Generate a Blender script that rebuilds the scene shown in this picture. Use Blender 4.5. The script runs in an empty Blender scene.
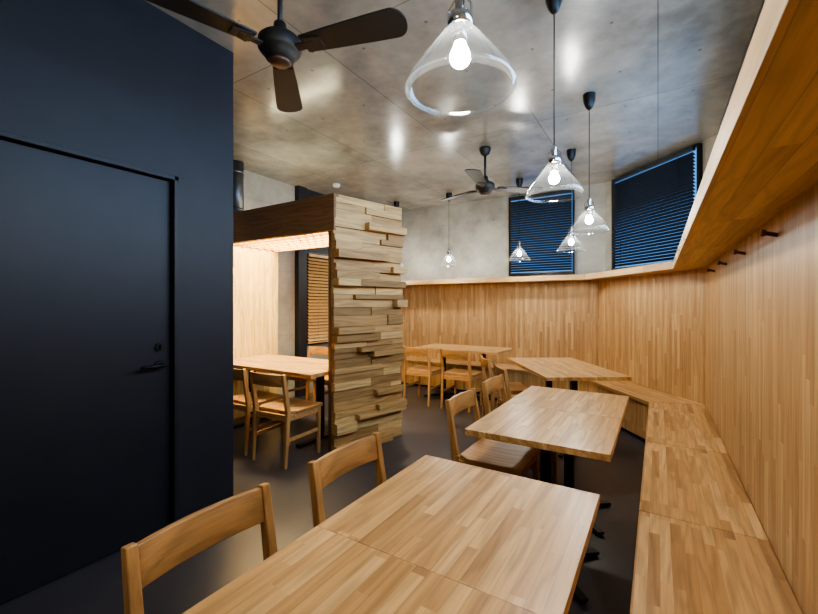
import bpy, bmesh, math, random
from mathutils import Vector, Matrix
random.seed(11)
S = bpy.context.scene
H = 1.34; CH = 3.04

# ---------------------------------------------------------------- materials
def newmat(name):
    m = bpy.data.materials.new(name); m.use_nodes = True
    nt = m.node_tree
    for n in list(nt.nodes): nt.nodes.remove(n)
    out = nt.nodes.new('ShaderNodeOutputMaterial')
    return m, nt, out
class NT:
    def __init__(s, nt): s.nt = nt
    def n(s, t, **k):
        x = s.nt.nodes.new(t)
        for a, b in k.items(): setattr(x, a, b)
        return x
    def l(s, a, b): s.nt.links.new(a, b)
    def math(s, op, a, b=None, c=None):
        x = s.n('ShaderNodeMath', operation=op)
        for i, v in enumerate((a, b, c)):
            if v is None: continue
            if isinstance(v, (int, float)): x.inputs[i].default_value = v
            else: s.l(v, x.inputs[i])
        return x.outputs[0]
    def ramp(s, fac, stops):
        x = s.n('ShaderNodeValToRGB'); e = x.color_ramp.elements
        e[0].position = stops[0][0]; e[0].color = (*stops[0][1], 1)
        e[1].position = stops[-1][0]; e[1].color = (*stops[-1][1], 1)
        for p, c in stops[1:-1]:
            q = e.new(p); q.color = (*c, 1)
        s.l(fac, x.inputs[0]); return x.outputs[0]
    def mul(s, col, fac):
        x = s.n('ShaderNodeVectorMath', operation='SCALE')
        s.l(col, x.inputs[0])
        if isinstance(fac, (int, float)): x.inputs['Scale'].default_value = fac
        else: s.l(fac, x.inputs['Scale'])
        return x.outputs[0]
    def comb(s, x, y, z):
        c = s.n('ShaderNodeCombineXYZ')
        for i, v in enumerate((x, y, z)):
            if isinstance(v, (int, float)): c.inputs[i].default_value = v
            else: s.l(v, c.inputs[i])
        return c.outputs[0]
    def noise(s, vec, scale, detail=4, rough=.5):
        x = s.n('ShaderNodeTexNoise'); x.inputs['Scale'].default_value = scale
        x.inputs['Detail'].default_value = detail; x.inputs['Roughness'].default_value = rough
        s.l(vec, x.inputs['Vector']); return x.outputs['Fac']

def plain(name, col, rough=.5, metal=0, spec=.5, noise_amt=.12):
    m, nt, out = newmat(name); t = NT(nt)
    b = t.n('ShaderNodeBsdfPrincipled')
    b.inputs['Roughness'].default_value = rough; b.inputs['Metallic'].default_value = metal
    b.inputs['Specular IOR Level'].default_value = spec
    tc = t.n('ShaderNodeTexCoord')
    f = t.noise(tc.outputs['Object'], 6)
    t.l(t.ramp(f, [(.3, tuple(c*(1-noise_amt) for c in col)), (.7, tuple(c*(1+noise_amt) for c in col))]), b.inputs['Base Color'])
    t.l(b.outputs[0], out.inputs[0]); return m

LIGHTW = [(0, (.37, .20, .076)), (.3, (.49, .28, .112)), (.75, (.56, .34, .143)), (1, (.66, .43, .20))]
def wood(name, along=1, across=0, w=.045, L=.5, stops=LIGHTW, rough=.38, grain=.5, groove=.25, attr=False):
    m, nt, out = newmat(name); t = NT(nt)
    b = t.n('ShaderNodeBsdfPrincipled'); b.inputs['Roughness'].default_value = rough
    tc = t.n('ShaderNodeTexCoord'); sp = t.n('ShaderNodeSeparateXYZ'); t.l(tc.outputs['Object'], sp.inputs[0])
    a = sp.outputs[along]; c = sp.outputs[across]; o = sp.outputs[3-along-across]
    cw = t.math('DIVIDE', c, w)
    i = t.math('FLOOR', cw)
    wn = t.n('ShaderNodeTexWhiteNoise', noise_dimensions='1D'); t.l(i, wn.inputs['W'])
    if attr:
        at = t.n('ShaderNodeAttribute', attribute_name='rnd'); r2 = at.outputs['Fac']
    else:
        j = t.math('FLOOR', t.math('ADD', t.math('DIVIDE', a, L), t.math('MULTIPLY', wn.outputs['Value'], 7.3)))
        w2 = t.n('ShaderNodeTexWhiteNoise', noise_dimensions='2D'); t.l(t.comb(i, j, 0), w2.inputs['Vector']); r2 = w2.outputs['Value']
    col = t.ramp(r2, stops)
    warp = t.noise(t.comb(t.math('MULTIPLY', a, 1.6), t.math('ADD', t.math('MULTIPLY', c, 9), t.math('MULTIPLY', r2, 33)), t.math('MULTIPLY', o, 9)), 1.0, 2, .5)
    ph = t.math('ADD', t.math('MULTIPLY', warp, 26), t.math('MULTIPLY', t.math('ADD', c, o), 120))
    band = t.math('MULTIPLY', t.math('ADD', t.math('SINE', ph), 1), .5)
    band = t.math('POWER', band, 2.0)
    gv = t.comb(t.math('MULTIPLY', a, 4.0), t.math('ADD', t.math('MULTIPLY', c, 90), t.math('MULTIPLY', r2, 20)), t.math('MULTIPLY', o, 90))
    g = t.noise(gv, 1.0, 5, .65)
    k = t.math('ADD', t.math('MULTIPLY', g, grain*1.7), t.math('MULTIPLY', warp, grain*.6))
    k = t.math('SUBTRACT', k, t.math('MULTIPLY', band, grain*.5))
    k = t.math('ADD', k, 1.06-grain*1.12)
    if groove > 0 and not attr:
        fr = t.math('FRACT', cw)
        e = t.math('LESS_THAN', t.math('MINIMUM', fr, t.math('SUBTRACT', 1, fr)), .022)
        k = t.math('MULTIPLY', k, t.math('SUBTRACT', 1, t.math('MULTIPLY', e, groove)))
    t.l(t.mul(col, k), b.inputs['Base Color'])
    bp = t.n('ShaderNodeBump'); bp.inputs['Strength'].default_value = .06; t.l(g, bp.inputs['Height']); t.l(bp.outputs[0], b.inputs['Normal'])
    t.l(b.outputs[0], out.inputs[0]); return m

def concrete(name, ax=0, ay=1, px=.9, py=1.8, base=(.30, .29, .265), rough=(.2, .42), line=.35, holes=True, cs=1.0, bump=.05, contrast=1.0, panel=.2, spec=.5):
    m, nt, out = newmat(name); t = NT(nt)
    b = t.n('ShaderNodeBsdfPrincipled')
    tc = t.n('ShaderNodeTexCoord'); sp = t.n('ShaderNodeSeparateXYZ'); v = tc.outputs['Object']; t.l(v, sp.inputs[0])
    n1 = t.noise(v, .9*cs, 5, .6); n2 = t.noise(v, 4.5*cs, 7, .65); n3 = t.noise(v, 2.2*cs, 3, .5)
    mixn = t.math('ADD', t.math('MULTIPLY', n1, .65), t.math('MULTIPLY', n2, .35))
    lo, hi = 1-.38*contrast, 1+.33*contrast
    col = t.ramp(mixn, [(.36, tuple(c*lo for c in base)), (.5, base), (.64, tuple(c*hi for c in base))])
    x = t.math('DIVIDE', sp.outputs[ax], px); y = t.math('DIVIDE', sp.outputs[ay], py)
    def edge(q, p, th):
        fr = t.math('FRACT', q)
        return t.math('LESS_THAN', t.math('MINIMUM', fr, t.math('SUBTRACT', 1, fr)), th/p)
    if line > 0:
        e = t.math('MAXIMUM', edge(x, px, .0035), edge(y, py, .0035))
        w2 = t.n('ShaderNodeTexWhiteNoise', noise_dimensions='2D'); t.l(t.comb(t.math('FLOOR', x), t.math('FLOOR', y), 0), w2.inputs['Vector'])
        pv = t.math('ADD', 1-panel/2, t.math('MULTIPLY', w2.outputs['Value'], panel))
        k = t.math('MULTIPLY', pv, t.math('SUBTRACT', 1, t.math('MULTIPLY', e, line)))
        if holes:
            hx = t.math('SUBTRACT', t.math('FRACT', t.math('DIVIDE', sp.outputs[ax], px/2)), .5)
            hy = t.math('SUBTRACT', t.math('FRACT', t.math('DIVIDE', sp.outputs[ay], .6)), .5)
            hx = t.math('MULTIPLY', hx, px/2); hy = t.math('MULTIPLY', hy, .6)
            dd = t.math('SQRT', t.math('ADD', t.math('MULTIPLY', hx, hx), t.math('MULTIPLY', hy, hy)))
            k = t.math('MULTIPLY', k, t.math('SUBTRACT', 1, t.math('MULTIPLY', t.math('LESS_THAN', dd, .011), .45)))
        col = t.mul(col, k)
    t.l(col, b.inputs['Base Color'])
    t.l(t.math('ADD', rough[0], t.math('MULTIPLY', n2, rough[1]-rough[0])), b.inputs['Roughness'])
    if bump > 0:
        bp = t.n('ShaderNodeBump'); bp.inputs['Strength'].default_value = bump; bp.inputs['Distance'].default_value = .03
        t.l(n3, bp.inputs['Height']); t.l(bp.outputs[0], b.inputs['Normal'])
    b.inputs['Specular IOR Level'].default_value = spec
    t.l(b.outputs[0], out.inputs[0]); return m

def smooth_floor(name, base):
    m, nt, out = newmat(name); t = NT(nt)
    b = t.n('ShaderNodeBsdfPrincipled')
    tc = t.n('ShaderNodeTexCoord')
    n = t.noise(tc.outputs['Object'], 1.3, 2, .4)
    t.l(t.ramp(n, [(.3, tuple(c*.85 for c in base)), (.7, tuple(c*1.15 for c in base))]), b.inputs['Base Color'])
    b.inputs['Roughness'].default_value = .34
    t.l(b.outputs[0], out.inputs[0]); return m

def emis(name, col, st):
    m, nt, out = newmat(name); t = NT(nt)
    e = t.n('ShaderNodeEmission'); e.inputs[0].default_value = (*col, 1); e.inputs[1].default_value = st
    t.l(e.outputs[0], out.inputs[0]); return m
def thin_glass(name):
    m, nt, out = newmat(name); t = NT(nt)
    tr = t.n('ShaderNodeBsdfTransparent'); tr.inputs[0].default_value = (.93, .96, .96, 1)
    gl = t.n('ShaderNodeBsdfGlossy'); gl.inputs['Roughness'].default_value = .07
    lw = t.n('ShaderNodeLayerWeight'); lw.inputs['Blend'].default_value = .45
    f = t.math('ADD', t.math('MULTIPLY', t.math('POWER', lw.outputs['Facing'], 1.8), .6), .06)
    mx = t.n('ShaderNodeMixShader'); t.l(f, mx.inputs[0]); t.l(tr.outputs[0], mx.inputs[1]); t.l(gl.outputs[0], mx.inputs[2])
    tl = t.n('ShaderNodeBsdfTranslucent'); tl.inputs[0].default_value = (.9,.95,1,1)
    m2 = t.n('ShaderNodeMixShader'); m2.inputs[0].default_value = .012
    t.l(mx.outputs[0], m2.inputs[1]); t.l(tl.outputs[0], m2.inputs[2])
    t.l(m2.outputs[0], out.inputs[0]); return m

M_TOP = wood('oak_laminate_top', 1, 0, .036, .38, rough=.33)
M_BENCH = wood('oak_laminate_bench', 0, 1, .036, .45, rough=.35)
M_SHELF = wood('oak_laminate_shelf', 0, 1, .06, .9, rough=.5, stops=[(0, (.48, .29, .13)), (1, (.65, .44, .22))], grain=.35)
WALLW = [(0, (.38, .215, .090)), (.4, (.45, .27, .118)), (.75, (.49, .305, .136)), (1, (.57, .375, .18))]
M_PANEL = wood('oak_wall_strips', 2, 0, .036, .55, stops=WALLW, rough=.45, groove=.3, grain=.38)
M_BOOTHW = wood('booth_pale_strips', 2, 1, .04, .8, stops=[(0, (.64, .46, .17)), (1, (.76, .57, .25))], rough=.5)
CH_ST = [(0, (.36, .18, .062)), (1, (.46, .245, .09))]
M_CHAIR = wood('oak_chair', 2, 0, .5, 5, stops=CH_ST, groove=0, rough=.35)
M_CHAIRH = wood('oak_chair_rail', 0, 2, .5, 5, stops=CH_ST, groove=0, rough=.35)
M_CHAIRS = wood('oak_chair_seat', 1, 0, .07, 5, stops=CH_ST, groove=.3, rough=.35)
M_STACK = wood('stacked_oak_blocks', 1, 2, .5, 5, stops=[(0, (.27, .145, .048)), (.5, (.46, .27, .10)), (1, (.60, .385, .155))], attr=True, rough=.6, grain=.55)
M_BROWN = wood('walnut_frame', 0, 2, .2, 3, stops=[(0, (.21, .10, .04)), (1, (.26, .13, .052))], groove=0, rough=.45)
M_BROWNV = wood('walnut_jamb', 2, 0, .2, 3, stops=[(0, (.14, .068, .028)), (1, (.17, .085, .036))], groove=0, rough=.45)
M_SLAT = wood('oak_slats', 1, 2, .3, 3, stops=[(0, (.52, .30, .11)), (1, (.62, .39, .15))], groove=0)
M_CEIL = concrete('polished_concrete_ceiling', 0, 1, .95, 1.9, base=(.25, .237, .21), rough=(.14, .28), bump=.2, cs=1.0, line=.5, contrast=1.1, panel=.16, spec=.75)
M_CONC = concrete('concrete_wall', 0, 2, 1.8, .9, base=(.30, .285, .245), rough=(.4, .6), line=.18, holes=True, panel=.05)
M_CONCY = concrete('concrete_wall_side', 1, 2, 1.8, .9, base=(.30, .285, .245), rough=(.4, .6), line=.18, panel=.05)
M_FLOOR = smooth_floor('dark_floor', (.047, .043, .050))
M_NAVY = plain('charcoal_navy_paint', (.0165, .0158, .0215), .52, spec=.35)
M_NAVYD = plain('charcoal_navy_door', (.0135, .0130, .018), .48, spec=.35)
M_BLACK = plain('black_steel', (.008, .008, .009), .4, .3)
M_FAN = plain('fan_matt_black', (.011, .010, .0095), .55)
M_COPPER = plain('fan_cap', (.09, .045, .03), .4, .4)
M_CHROME = plain('chrome', (.75, .76, .78), .12, 1)
M_GLASS = thin_glass('clear_glass')
M_BULB = emis('bulb_light', (1, .94, .84), 810)
M_BLIND = plain('black_blind_slat', (.014, .017, .024), .35)
M_SKY = emis('window_daylight', (.16, .42, .9), 1.0)
M_SKY2 = emis('clerestory_daylight', (.38, .64, 1), 12)
M_WARM = emis('booth_warm_panel', (1, .80, .44), 80)
M_WHITE = plain('white_plastic', (.7, .7, .68), .4)
M_GALV = plain('galvanised_duct', (.12, .125, .14), .4, .8)
M_PEG = plain('walnut_peg', (.17, .085, .04), .4)

# ---------------------------------------------------------------- mesh builder
class MB:
    def __init__(s): s.bm = bmesh.new(); s.lay = None
    def _tag(s, faces, mi):
        for f in faces: f.material_index = mi
    def pts8(s, P, mi=0):
        v = [s.bm.verts.new(p) for p in P]
        F = [(0,3,2,1),(4,5,6,7),(0,1,5,4),(1,2,6,5),(2,3,7,6),(3,0,4,7)]
        fs = [s.bm.faces.new([v[i] for i in f]) for f in F]; s._tag(fs, mi); return fs
    def box(s, a, b, mi=0, M=None):
        x0,y0,z0 = a; x1,y1,z1 = b
        P = [Vector(p) for p in [(x0,y0,z0),(x1,y0,z0),(x1,y1,z0),(x0,y1,z0),(x0,y0,z1),(x1,y0,z1),(x1,y1,z1),(x0,y1,z1)]]
        if M: P = [M @ p for p in P]
        return s.pts8(P, mi)
    def beam(s, p, q, w, t, mi=0, w2=None, t2=None, side=Vector((1,0,0))):
        p = Vector(p); q = Vector(q); w2 = w2 or w; t2 = t2 or t
        d = (q-p).normalized(); sx = side - d*side.dot(d); sx.normalize(); sy = d.cross(sx)
        P = []
        for c, ww, tt in ((p, w, t), (q, w2, t2)):
            for a, b in ((-1,-1),(1,-1),(1,1),(-1,1)): P.append(c + sx*a*ww/2 + sy*b*tt/2)
        return s.pts8(P, mi)
    def lathe(s, prof, c=(0,0,0), mi=0, seg=32, smooth=True):
        c = Vector(c); rings = []
        for r, z in prof:
            if r < 1e-6: rings.append([s.bm.verts.new(c+Vector((0,0,z)))])
            else: rings.append([s.bm.verts.new(c+Vector((r*math.cos(2*math.pi*i/seg), r*math.sin(2*math.pi*i/seg), z))) for i in range(seg)])
        for A, B in zip(rings, rings[1:]):
            for i in range(seg):
                j = (i+1) % seg
                if len(A) == 1 and len(B) == 1: continue
                if len(A) == 1: f = s.bm.faces.new([A[0], B[j], B[i]])
                elif len(B) == 1: f = s.bm.faces.new([A[i], A[j], B[0]])
                else: f = s.bm.faces.new([A[i], A[j], B[j], B[i]])
                f.material_index = mi; f.smooth = smooth
    def cyl(s, p, q, r, mi=0, seg=16):
        p = Vector(p); q = Vector(q); d = q-p; R = d.to_track_quat('Z','Y').to_matrix().to_4x4(); L = d.length
        A = [s.bm.verts.new(p + R @ Vector((r*math.cos(2*math.pi*i/seg), r*math.sin(2*math.pi*i/seg), 0))) for i in range(seg)]
        B = [s.bm.verts.new(v.co + d) for v in A]
        for i in range(seg):
            f = s.bm.faces.new([A[i], A[(i+1)%seg], B[(i+1)%seg], B[i]]); f.material_index = mi; f.smooth = True
        s._tag([s.bm.faces.new(A[::-1]), s.bm.faces.new(B)], mi)
    def prism(s, pts, z0, z1, mi=0, M=None):
        A = [Vector((x,y,z0)) for x,y in pts]; B = [Vector((x,y,z1)) for x,y in pts]
        if M: A = [M@p for p in A]; B = [M@p for p in B]
        A = [s.bm.verts.new(p) for p in A]; B = [s.bm.verts.new(p) for p in B]; n = len(A)
        fs = [s.bm.faces.new(A[::-1]), s.bm.faces.new(B)] + [s.bm.faces.new([A[i],A[(i+1)%n],B[(i+1)%n],B[i]]) for i in range(n)]
        s._tag(fs, mi)
    def mesh(s, name, mats):
        bmesh.ops.recalc_face_normals(s.bm, faces=s.bm.faces)
        me = bpy.data.meshes.new(name); s.bm.to_mesh(me); s.bm.free()
        for m in mats: me.materials.append(m)
        return me
def put(name, me, loc=(0,0,0), rz=0, bevel=0, parent=None):
    o = bpy.data.objects.new(name, me); S.collection.objects.link(o)
    o.location = loc; o.rotation_euler = (0,0,rz)
    if bevel:
        b = o.modifiers.new('bevel','BEVEL'); b.width = bevel; b.segments = 2; b.limit_method = 'ANGLE'; b.angle_limit = .7
    if parent: o.parent = parent
    return o
def empty(name):
    e = bpy.data.objects.new(name, None); S.collection.objects.link(e); return e

# ---------------------------------------------------------------- room shell
YB = -1.6
def boxobj(name, a, b, mat, bevel=0):
    mb = MB(); mb.box(a, b); return put(name, mb.mesh(name, [mat]), bevel=bevel)
boxobj('floor', (-4.65, YB-.15, -.1), (.8, 6.4, 0), M_FLOOR)
boxobj('ceiling', (-4.65, YB-.15, CH), (.8, 6.4, CH+.1), M_CEIL)
boxobj('wall_back', (-2.4, YB-.12, 0), (.7, YB, CH), M_CONC)
boxobj('wall_right', (.55, YB, 0), (.7, 5.0, CH), M_CONCY)
boxobj('wall_left', (-4.6, 1.6, 0), (-4.45, 6.35, CH), M_CONCY)
boxobj('wall_far', (-4.45, 6.2, 0), (-.62, 6.35, CH), M_CONC)
C2 = Vector((-.62, 6.2)); C1 = Vector((.55, 5.0))
dO = C1-C2; LO = dO.length; angO = math.atan2(dO.y, dO.x)
mb = MB(); mb.box((0,0,0),(LO,.15,CH)); put('wall_oblique', mb.mesh('wall_oblique',[M_CONC]), (C2.x,C2.y,0), angO)

# black service volume with door
DX = -2.44; D0, D1, DH = .42, 1.304, 2.10
mb = MB()
mb.box((DX-.12, YB, 0), (DX, D0, CH)); mb.box((DX-.12, D1, 0), (DX, 1.67, CH)); mb.box((DX-.12, D0, DH), (DX, D1, CH))
mb.box((-4.45, 1.55, 0), (DX-.12, 1.67, CH)); mb.box((-4.45, YB, 0), (DX-.12, YB+.05, CH))
put('wall_black', mb.mesh('wall_black', [M_NAVY]))
door = empty('door_1')
mb = MB(); mb.box((DX-.075, D0+.03, .006), (DX-.035, D1-.03, DH-.03)); put('door_leaf', mb.mesh('door_leaf', [M_NAVYD]), bevel=.002, parent=door)
mb = MB(); 
mb.box((DX-.10, D0, 0), (DX+.006, D0+.025, DH)); mb.box((DX-.10, D1-.025, 0), (DX+.006, D1, DH)); mb.box((DX-.10, D0, DH-.025), (DX+.006, D1, DH))
put('door_frame', mb.mesh('door_frame', [M_NAVYD]), bevel=.002, parent=door)
mb = MB()
hx = DX-.035; hy = D1-.09
mb.cyl((hx, hy, .985), (hx+.012, hy, .985), .026); mb.cyl((hx, hy, .985), (hx+.055, hy, .985), .010)
mb.cyl((hx+.055, hy+.01, .985), (hx+.055, hy-.12, .985), .0095)
mb.cyl((hx, hy, 1.09), (hx+.014, hy, 1.09), .024); mb.box((hx+.014, hy-.004, 1.075), (hx+.028, hy+.004, 1.105))
put('door_handle', mb.mesh('door_handle', [M_BLACK]), parent=door)

# ---------------------------------------------------------------- timber panelling, shelf, bench
W1 = Vector((.368, 4.52)); W2 = Vector((-.694, 6.0)); XL = -4.44
dW = (W2-W1).normalized(); nIn = Vector((-dW.y, dW.x))
if nIn.dot(Vector((-2,3))-W1) < 0: nIn = -nIn
def mit(o):
    x = .368-o; p = W1+nIn*o; t = (x-p.x)/dW.x; m1 = Vector((x, p.y+dW.y*t))
    y = 6.0-o; t = (y-p.y)/dW.y; m2 = Vector((p.x+dW.x*t, y)); return m1, m2
def segs(o):
    m1, m2 = mit(o); return [Vector((.368-o, YB+.005)), m1, m2, Vector((XL, 6.0-o))]
def localprism(name, pts, z0, z1, origin, ang, mats, parent=None, bevel=0):
    R = Matrix.Rotation(-ang, 2)
    lp = [R @ (Vector(p)-Vector(origin)) for p in pts]
    mb = MB(); mb.prism([(p.x,p.y) for p in lp], z0, z1)
    return put(name, mb.mesh(name, mats), (origin[0], origin[1], 0), ang, bevel, parent)
A90 = math.pi/2; angW = math.atan2(dW.y, dW.x)
angs = [A90, angW, math.pi]
def ring(name, outer, inner, z0, z1, mat, parent, bevel=0):
    for i, lab in enumerate(('right','oblique','far')):
        localprism(name+'_'+lab, [outer[i], outer[i+1], inner[i+1], inner[i]], z0, z1, outer[i], angs[i], [mat], parent, bevel)
pan = empty('trim_wood_panelling')
ring('panel', segs(-.02), segs(0), 0, 1.665, M_PANEL, pan)
sh = empty('wall_shelf')
ring('shelf_board', [Vector((.55,YB)), C1, C2, Vector((XL,6.2))], segs(.25), 1.665, 1.735, M_SHELF, sh, .002)
be = empty('built_in_bench')
# seat boards
o0, o1 = segs(0), segs(.44)
ys = [YB+.01, -.05, 1.0, 2.06, 3.12]
for i, y in enumerate(ys):
    y2 = ys[i+1]-.004 if i+1 < len(ys) else None
    if y2: pts = [(.366,y),(.366,y2),(-.072,y2),(-.072,y)]
    else: pts = [(.366,y),o0[1]-Vector((.002,.003)),o1[1]-Vector((0,.003)),(-.072,y)]
    localprism('seat_board_%d'%i, pts, .385, .42, (.366, y), A90, [M_BENCH], be, .003)
mid0 = (o0[1]+o0[2])/2; mid1 = (o1[1]+o1[2])/2
e = dW*.002
localprism('seat_board_6', [o0[1]+e, mid0-e, mid1-e, o1[1]+e], .385, .42, o0[1], angW, [M_BENCH], be, .003)
localprism('seat_board_7', [mid0+e, o0[2]-e, o1[2]-e, mid1+e], .385, .42, o0[1], angW, [M_BENCH], be, .003)
localprism('seat_board_8', [o0[2], o0[3], o1[3], o1[2]], .385, .42, o0[2], math.pi, [M_BENCH], be, .003)
ring('front_panel', segs(.39), segs(.415), .04, .385, M_PANEL, be)
ring('plinth', segs(.34), segs(.36), 0, .05, M_BLACK, be)

# coat pegs on right wall
for y in (1.94, 2.57, 3.2, 3.83):
    mb = MB(); mb.cyl((.37, y, 1.59), (.335, y, 1.60), .008); mb.cyl((.335, y, 1.60), (.323, y, 1.602), .013)
    put('coat_peg', mb.mesh('coat_peg', [M_PEG]))

# ---------------------------------------------------------------- windows with blinds
def window(name, org, ang, x0, x1, z0, z1, slat_mat, pane, n, tilt=62, inset=.02, frame=M_BLACK, sw=.042):
    w = empty(name); w.location = (org[0], org[1], 0); w.rotation_euler = (0,0,ang)
    mb = MB(); mb.box((x0,-.012,z0),(x1,-.004,z1)); put('pane', mb.mesh('pane',[pane]), parent=w)
    mb = MB(); f = .025
    mb.box((x0-f,-.05,z0-f),(x0,0,z1+f)); mb.box((x1,-.05,z0-f),(x1+f,0,z1+f)); mb.box((x0,-.05,z0-f),(x1,0,z0)); mb.box((x0,-.05,z1),(x1,0,z1+f))
    put('window_frame', mb.mesh('window_frame',[frame]), parent=w)
    mb = MB()
    mb.box((x0+inset,-.085,z1-.035),(x1-inset,-.045,z1+.005)); mb.box((x0+inset,-.075,z0+.0),(x1-inset,-.05,z0+.018))
    H0 = z0+.03; dz = (z1-.05-H0)/n
    for i in range(n):
        M = Matrix.Translation((0,-.063,H0+dz*(i+.5))) @ Matrix.Rotation(math.radians(tilt),4,'X')
        mb.box((x0+inset,-sw/2,-.0012),(x1-inset,sw/2,.0012),0,M)
    for q in (.15,.85):
        xx = x0+(x1-x0)*q; mb.cyl((xx,-.088,z0),(xx,-.088,z1-.02),.002,0,6)
    put('blind', mb.mesh('blind',[slat_mat]), parent=w)
    return w
window('window_1', (0,6.2), 0, -1.96, -1.05, 1.80, 2.98, M_BLIND, M_SKY, 30, -39, .003)
window('window_2', C2, angO, .2, 1.43, 1.80, 2.99, M_BLIND, M_SKY, 30, -35, .016)
window('window_3', (.55,4.7), -A90, .2, 3.9, 2.0, 2.92, M_BLIND, M_SKY2, 10, 5)
window('window_4', (-4.45,0), A90, 4.22, 5.5, .75, 2.08, M_SLAT, plain('night_glass',(.02,.025,.03),.1), 26, 50, .01, M_NAVY, .05)
mb = MB(); mb.box((-4.45,4.03,0),(-4.37,4.19,CH)); mb.box((-4.45,4.19,2.12),(-4.40,5.6,CH)); put('trim_1', mb.mesh('trim_1',[M_NAVY]))

# ---------------------------------------------------------------- booth portal
canopy = empty('booth_canopy'); part = empty('stacked_wood_partition')
BX0, BX1, BY0, BY1 = -4.20, -2.44, 2.66, 3.46
mb = MB()
mb.box((BX0, BY0, 2.0), (BX1, BY0+.03, 2.325)); mb.box((BX0, BY1-.03, 2.0), (BX1, BY1, 2.325)); mb.box((BX0, BY0+.03, 2.30), (BX1, BY1-.03, 2.325))
put('portal_header', mb.mesh('portal_header',[M_BROWN]), parent=canopy, bevel=.002)
mb = MB(); mb.box((BX0+.12, BY0+.06, 2.14), (BX1-.14, BY1-.06, 2.15)); put('light_panel', mb.mesh('light_panel',[M_WARM]), parent=canopy)
mb = MB()
n = 15
for i in range(n+1):
    x = BX0+.08 + (BX1-.10-BX0-.08)*i/n; mb.box((x-.012, BY0+.03, 2.02), (x+.012, BY1-.03, 2.055))
for i in range(7):
    y = BY0+.05+(BY1-BY0-.1)*i/6; mb.box((BX0+.07, y-.012, 2.00), (BX1-.09, y+.012, 2.02))
put('ceiling_lattice', mb.mesh('ceiling_lattice',[M_SLAT]), parent=canopy)
mb = MB(); mb.box((BX0, BY0, 0), (BX0+.07, BY1, 2.0)); put('booth_side_panel', mb.mesh('booth_side_panel',[M_BOOTHW]))
# jamb + stacked wood wall (splayed)
p0 = Vector((-2.435, 2.665)); p1 = Vector((-2.23, 3.45)); ds = (p1-p0); Ls = ds.length; ds.normalize()
angS = math.atan2(ds.y, ds.x) - A90       # local y along wall, local x outward (+x)
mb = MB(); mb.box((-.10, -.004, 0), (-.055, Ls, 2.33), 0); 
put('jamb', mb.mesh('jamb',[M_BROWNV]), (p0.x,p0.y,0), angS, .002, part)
mb = MB(); lay = mb.bm.faces.layers.float.new('rnd')
z = 0.0
while z < 2.325:
    h = random.choice([.045,.055,.065,.075,.085,.10]); 
    if z+h > 2.28: h = 2.33-z
    y = 0.0
    while y < Ls-.001:
        l = random.uniform(.2,.7)
        if y+l > Ls-.12: l = Ls-y
        dp = random.choice([0,.006,.012,.02,.03,.045,.06,.085]) 
        ye = y+l-.002
        if y+l >= Ls-.001: ye = Ls + random.uniform(-.01,.02)
        r = random.random()
        for f in mb.box((-.055, y, z), (-.02+dp, ye, z+h-.003)): f[lay] = r
        y += l
    z += h
put('stacked_wood_cladding', mb.mesh('stacked_wood_cladding',[M_STACK]), (p0.x,p0.y,0), angS, .0015, part)

# ---------------------------------------------------------------- dining tables
def table_mesh(L, W=.65, th=.03):
    mb = MB()
    mb.box((-W/2,-L/2,.72-th),(W/2,L/2,.72),0)
    mb.box((-.16,-.16,.675),(.16,.16,.72-th),1)
    mb.box((-.027,-.027,.03),(.027,.027,.68),1)
    for k in range(4):
        M = Matrix.Rotation(math.radians(45+90*k),4,'Z')
        mb.pts8([M@Vector(p) for p in [(.0,-.024,.008),(.30,-.02,.008),(.30,.02,.008),(.0,.024,.008),(0,-.024,.045),(.30,-.02,.022),(.30,.02,.022),(0,.024,.045)]],1)
        c = M@Vector((.285,0,0)); mb.cyl((c.x,c.y,0),(c.x,c.y,.01),.016,1)
    return mb.mesh('dining_table',[M_TOP,M_BLACK])
TM = table_mesh(.6185)
def tpair(cx, cy, rz, W=.65):
    me = TM if W == .65 else table_mesh(.6185, W)
    for sgn in (-1,1):
        off = Matrix.Rotation(rz,2) @ Vector((0, sgn*.3095))
        put('dining_table', me, (cx+off.x, cy+off.y, 0), rz, .0015)
tpair(-.485, .815, 0)
tpair(-.49, 2.45, 0)
tpair(-.83, 4.20, math.radians(33), .74)
tpair(-2.36, 5.25, A90, .62)
mb = MB()
mb.box((-4.10,2.52,.685),(-2.58,3.30,.72),0)
for x in (-3.9,-2.85):
    mb.box((x-.03,2.88,.02),(x+.03,2.94,.685),1); mb.box((x-.03,2.62,0),(x+.03,3.2,.025),1)
put('booth_table', mb.mesh('booth_table',[wood('oak_laminate_booth',0,1,.036,.4),M_BLACK]), bevel=.003)

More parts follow.
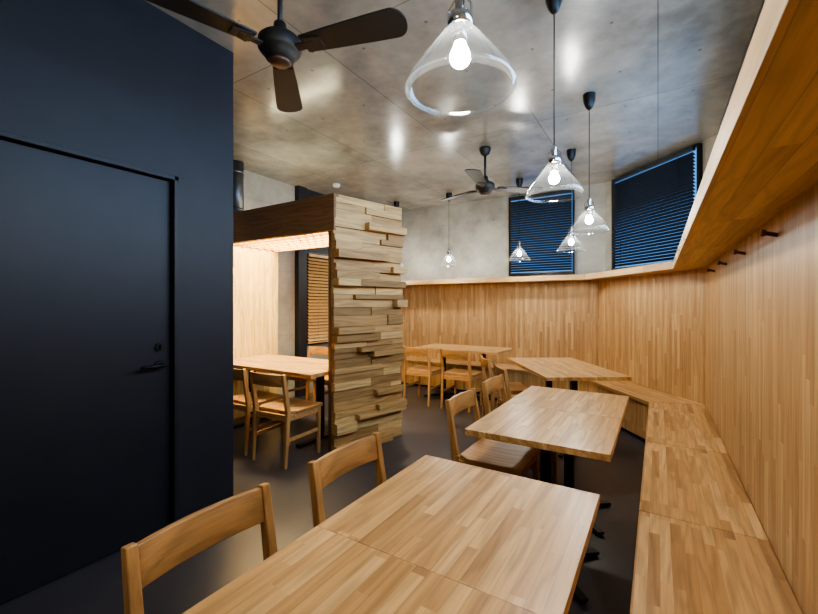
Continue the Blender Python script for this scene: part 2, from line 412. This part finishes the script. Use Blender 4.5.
# ---------------------------------------------------------------- chairs
def chair_mesh():
    mb = MB()
    for s in (-1,1):
        mb.beam((s*.19,-.215,0),(s*.19,-.185,.45),.026,.026,0,.03,.042)
        mb.beam((s*.19,-.185,.45),(s*.19,-.235,.768),.032,.042,0,.028,.028)
        mb.beam((s*.185,.19,0),(s*.19,.18,.43),.024,.024,0,.034,.034)
        mb.beam((s*.19,-.18,.40),(s*.19,.18,.40),.02,.05,1)
        mb.beam((s*.188,-.195,.22),(s*.188,.183,.22),.016,.03,1)
    mb.beam((-.18,.18,.40),(.18,.18,.40),.05,.02,1, side=Vector((0,0,1)))
    mb.beam((-.18,-.185,.40),(.18,-.185,.40),.05,.02,1, side=Vector((0,0,1)))
    nx, ny = 8, 6
    def sp(i,j,top):
        x = -.215+.43*i/nx; y = -.165+.38*j/ny
        u = 2*i/nx-1; v = 2*j/ny-1
        z = (.452 - .010*(1-u*u)*(1-v*v)) if top else .424
        if j == 0: x *= .80
        return Vector((x,y,z))
    T = [[mb.bm.verts.new(sp(i,j,True)) for j in range(ny+1)] for i in range(nx+1)]
    Bt = [[mb.bm.verts.new(sp(i,j,False)) for j in range(ny+1)] for i in range(nx+1)]
    for i in range(nx):
        for j in range(ny):
            f = mb.bm.faces.new([T[i][j],T[i+1][j],T[i+1][j+1],T[i][j+1]]); f.material_index = 2; f.smooth = True
            f = mb.bm.faces.new([Bt[i][j],Bt[i][j+1],Bt[i+1][j+1],Bt[i+1][j]]); f.material_index = 2
    loop = [(i,0) for i in range(nx)]+[(nx,j) for j in range(ny)]+[(i,ny) for i in range(nx,0,-1)]+[(0,j) for j in range(ny,0,-1)]
    for k in range(len(loop)):
        a = loop[k]; b = loop[(k+1)%len(loop)]
        f = mb.bm.faces.new([Bt[a[0]][a[1]],Bt[b[0]][b[1]],T[b[0]][b[1]],T[a[0]][a[1]]]); f.material_index = 2
    n = 12; th = .018; rings = []
    for i in range(n+1):
        x = -.178+.356*i/n; bow = .022*(1-(x/.178)**2)
        rr = []
        for (dy, z) in ((-th/2,.66),(th/2,.66),(th/2,.762),(-th/2,.762)):
            yc = -.219-(z-.66)*.15 - bow
            rr.append(mb.bm.verts.new((x, yc+dy, z)))
        rings.append(rr)
    for A,B in zip(rings,rings[1:]):
        for k in range(4):
            f = mb.bm.faces.new([A[k],A[(k+1)%4],B[(k+1)%4],B[k]]); f.material_index = 1
            f.smooth = k in (1,3)
    for r in (rings[0],rings[-1]): mb.bm.faces.new(r).material_index = 1
    return mb.mesh('dining_chair',[M_CHAIR,M_CHAIRH,M_CHAIRS])
CM = chair_mesh()
def chair(x, y, deg): put('dining_chair', CM, (x,y,0), math.radians(deg), .004)
for y in (.645,1.24): chair(-.83, y, -90)
chair(-.83, 2.34, -90); chair(-.85, 2.97, -90)
chair(-1.05, 3.72, -57); chair(-1.39, 4.22, -57)
chair(-2.17, 4.80, 0); chair(-2.74, 4.80, 0)
chair(-2.77, 2.43, 3); chair(-3.28, 2.46, -2)
chair(-3.85, 3.70, 180); chair(-3.35, 3.70, 180)

# ---------------------------------------------------------------- ceiling fans
def fan_mesh(angs):
    mb = MB()                      # origin at ceiling, hub at -0.44
    mb.lathe([(0,0),(.06,0),(.062,-.02),(.045,-.07),(.018,-.09),(0,-.09)],seg=32)
    mb.cyl((0,0,-.05),(0,0,-.36),.013)
    mb.lathe([(0,-.31),(.028,-.31),(.034,-.345),(.05,-.365),(.090,-.385),(.104,-.400),(.104,-.440),(.092,-.458),(.072,-.468),(.068,-.49),(.0,-.495)],seg=40)
    mb.lathe([(0,-.494),(.050,-.494),(.054,-.502),(.044,-.512),(0,-.515)],mi=1,seg=32)
    for a in angs:
        M = Matrix.Rotation(math.radians(a),4,'Z') @ Matrix.Translation((0,0,-.44)) @ Matrix.Rotation(math.radians(-7),4,'X')
        mb.box((.08,-.02,-.012),(.20,.02,-.004),0,M); mb.prism([(.15,-.05),(.235,-.03),(.235,.03),(.15,.05)],-.010,-.002,0,M)
        out = [(.135,-.052),(.30,-.064),(.50,-.076),(.60,-.080)]
        tip = [(.60+.06*math.cos(t),.080*math.sin(t)) for t in [math.radians(q) for q in range(-75,90,15)]]
        pts = out+tip+[(.60,.080),(.50,.076),(.30,.064),(.135,.052)]
        mb.prism(pts,-.002,.006,0,M)
    return mb.mesh('ceiling_fan',[M_FAN,M_COPPER])
put('ceiling_fan', fan_mesh([14,134,254]), (-1.59,1.345,CH))
put('ceiling_fan', fan_mesh([40,160,280]), (-1.60,4.14,CH))

# ---------------------------------------------------------------- pendants
def pendant_mesh(RZ=1.94):
    mb = MB(); z = RZ
    mb.lathe([(.026,z+.170),(.034,z+.160),(.052,z+.138),(.080,z+.100),(.112,z+.058),(.138,z+.022),(.148,z+.002),(.149,z-.010),(.140,z-.020)],mi=0,seg=48)
    mb.lathe([(.149,z-.012),(.152,z-.009),(.1485,z-.005)],mi=0,seg=48)
    mb.lathe([(0,z+.205),(.014,z+.205),(.030,z+.195),(.034,z+.18),(.034,z+.163),(.028,z+.160),(.0,z+.160)],mi=1,seg=32)
    mb.lathe([(0,z+.26),(.010,z+.26),(.014,z+.25),(.014,z+.205)],mi=1,seg=24)
    for s in (-1,1):
        mb.beam((s*.034,0,z+.18),(s*.034,0,z+.215),.004,.010,1); mb.beam((s*.034,0,z+.215),(0,0,z+.252),.004,.010,1)
    mb.lathe([(.0,z+.163),(.018,z+.163),(.019,z+.118),(.0,z+.118)],mi=1,seg=24)
    prof = [(0,z+.122),(.014,z+.120),(.018,z+.105)]+[(.028*math.sin(t),z+.078+.028*math.cos(t)) for t in [math.radians(q) for q in range(40,180,20)]]+[(0,z+.050)]
    mb.lathe(prof,mi=2,seg=24)
    mb.cyl((0,0,z+.255),(0,0,CH-.05),.0032,3,8)
    mb.lathe([(0,CH-.125),(.012,CH-.125),(.03,CH-.10),(.044,CH-.06),(.048,CH-.01),(.048,CH)],mi=3,seg=32)
    me = mb.mesh('pendant_lamp',[M_GLASS,M_CHROME,M_BULB,M_BLACK])
    return me
PM = pendant_mesh()
for x,y in [(-.462,1.008),(-.478,2.257),(-.474,3.53),(-.814,4.70),(-1.60,5.41),(-2.73,5.55),(-3.70,5.55),(-.47,-.55)]:  # last pendant hangs unseen behind the camera, added for extra light
    put('pendant_lamp', PM, (x,y,0))

# small ceiling things
mb = MB(); mb.lathe([(0,CH),(.05,CH),(.055,CH-.02),(.04,CH-.045),(0,CH-.05)]); put('smoke_detector', mb.mesh('smoke_detector',[M_WHITE]), (-3.87,4.27,0))
mb = MB(); mb.cyl((-4.3,2.98,2.33),(-4.3,2.98,CH),.085,0,28)
for zz in (2.45,2.9): mb.cyl((-4.3,2.98,zz),(-4.3,2.98,zz+.03),.091,0,28)
put('ventilation_duct', mb.mesh('ventilation_duct',[M_GALV]))
mb = MB(); mb.box((-4.0,3.2,2.326),(-2.9,3.26,2.35),0); mb.box((-3.98,3.21,2.35),(-2.92,3.25,2.356),1)
put('uplight_batten', mb.mesh('uplight_batten',[M_WHITE, emis('uplight_led',(1,.88,.55),60)]))

# ---------------------------------------------------------------- world, camera
w = bpy.data.worlds.new('world'); S.world = w; w.use_nodes = True
w.node_tree.nodes['Background'].inputs[0].default_value = (.5,.6,.8,1); w.node_tree.nodes['Background'].inputs[1].default_value = .05
try:
    S.view_settings.view_transform = 'AgX'; S.view_settings.look = 'AgX - Medium High Contrast'
except Exception as ex: print(ex)
cam = bpy.data.cameras.new('camera'); co = bpy.data.objects.new('camera', cam); S.collection.objects.link(co)
cam.sensor_width = 36; cam.lens = 400*36/818; cam.shift_y = -.0037; cam.clip_start = .02
co.location = (0,0,H); co.rotation_euler = (math.radians(90),0,math.radians(31.9))
S.camera = co
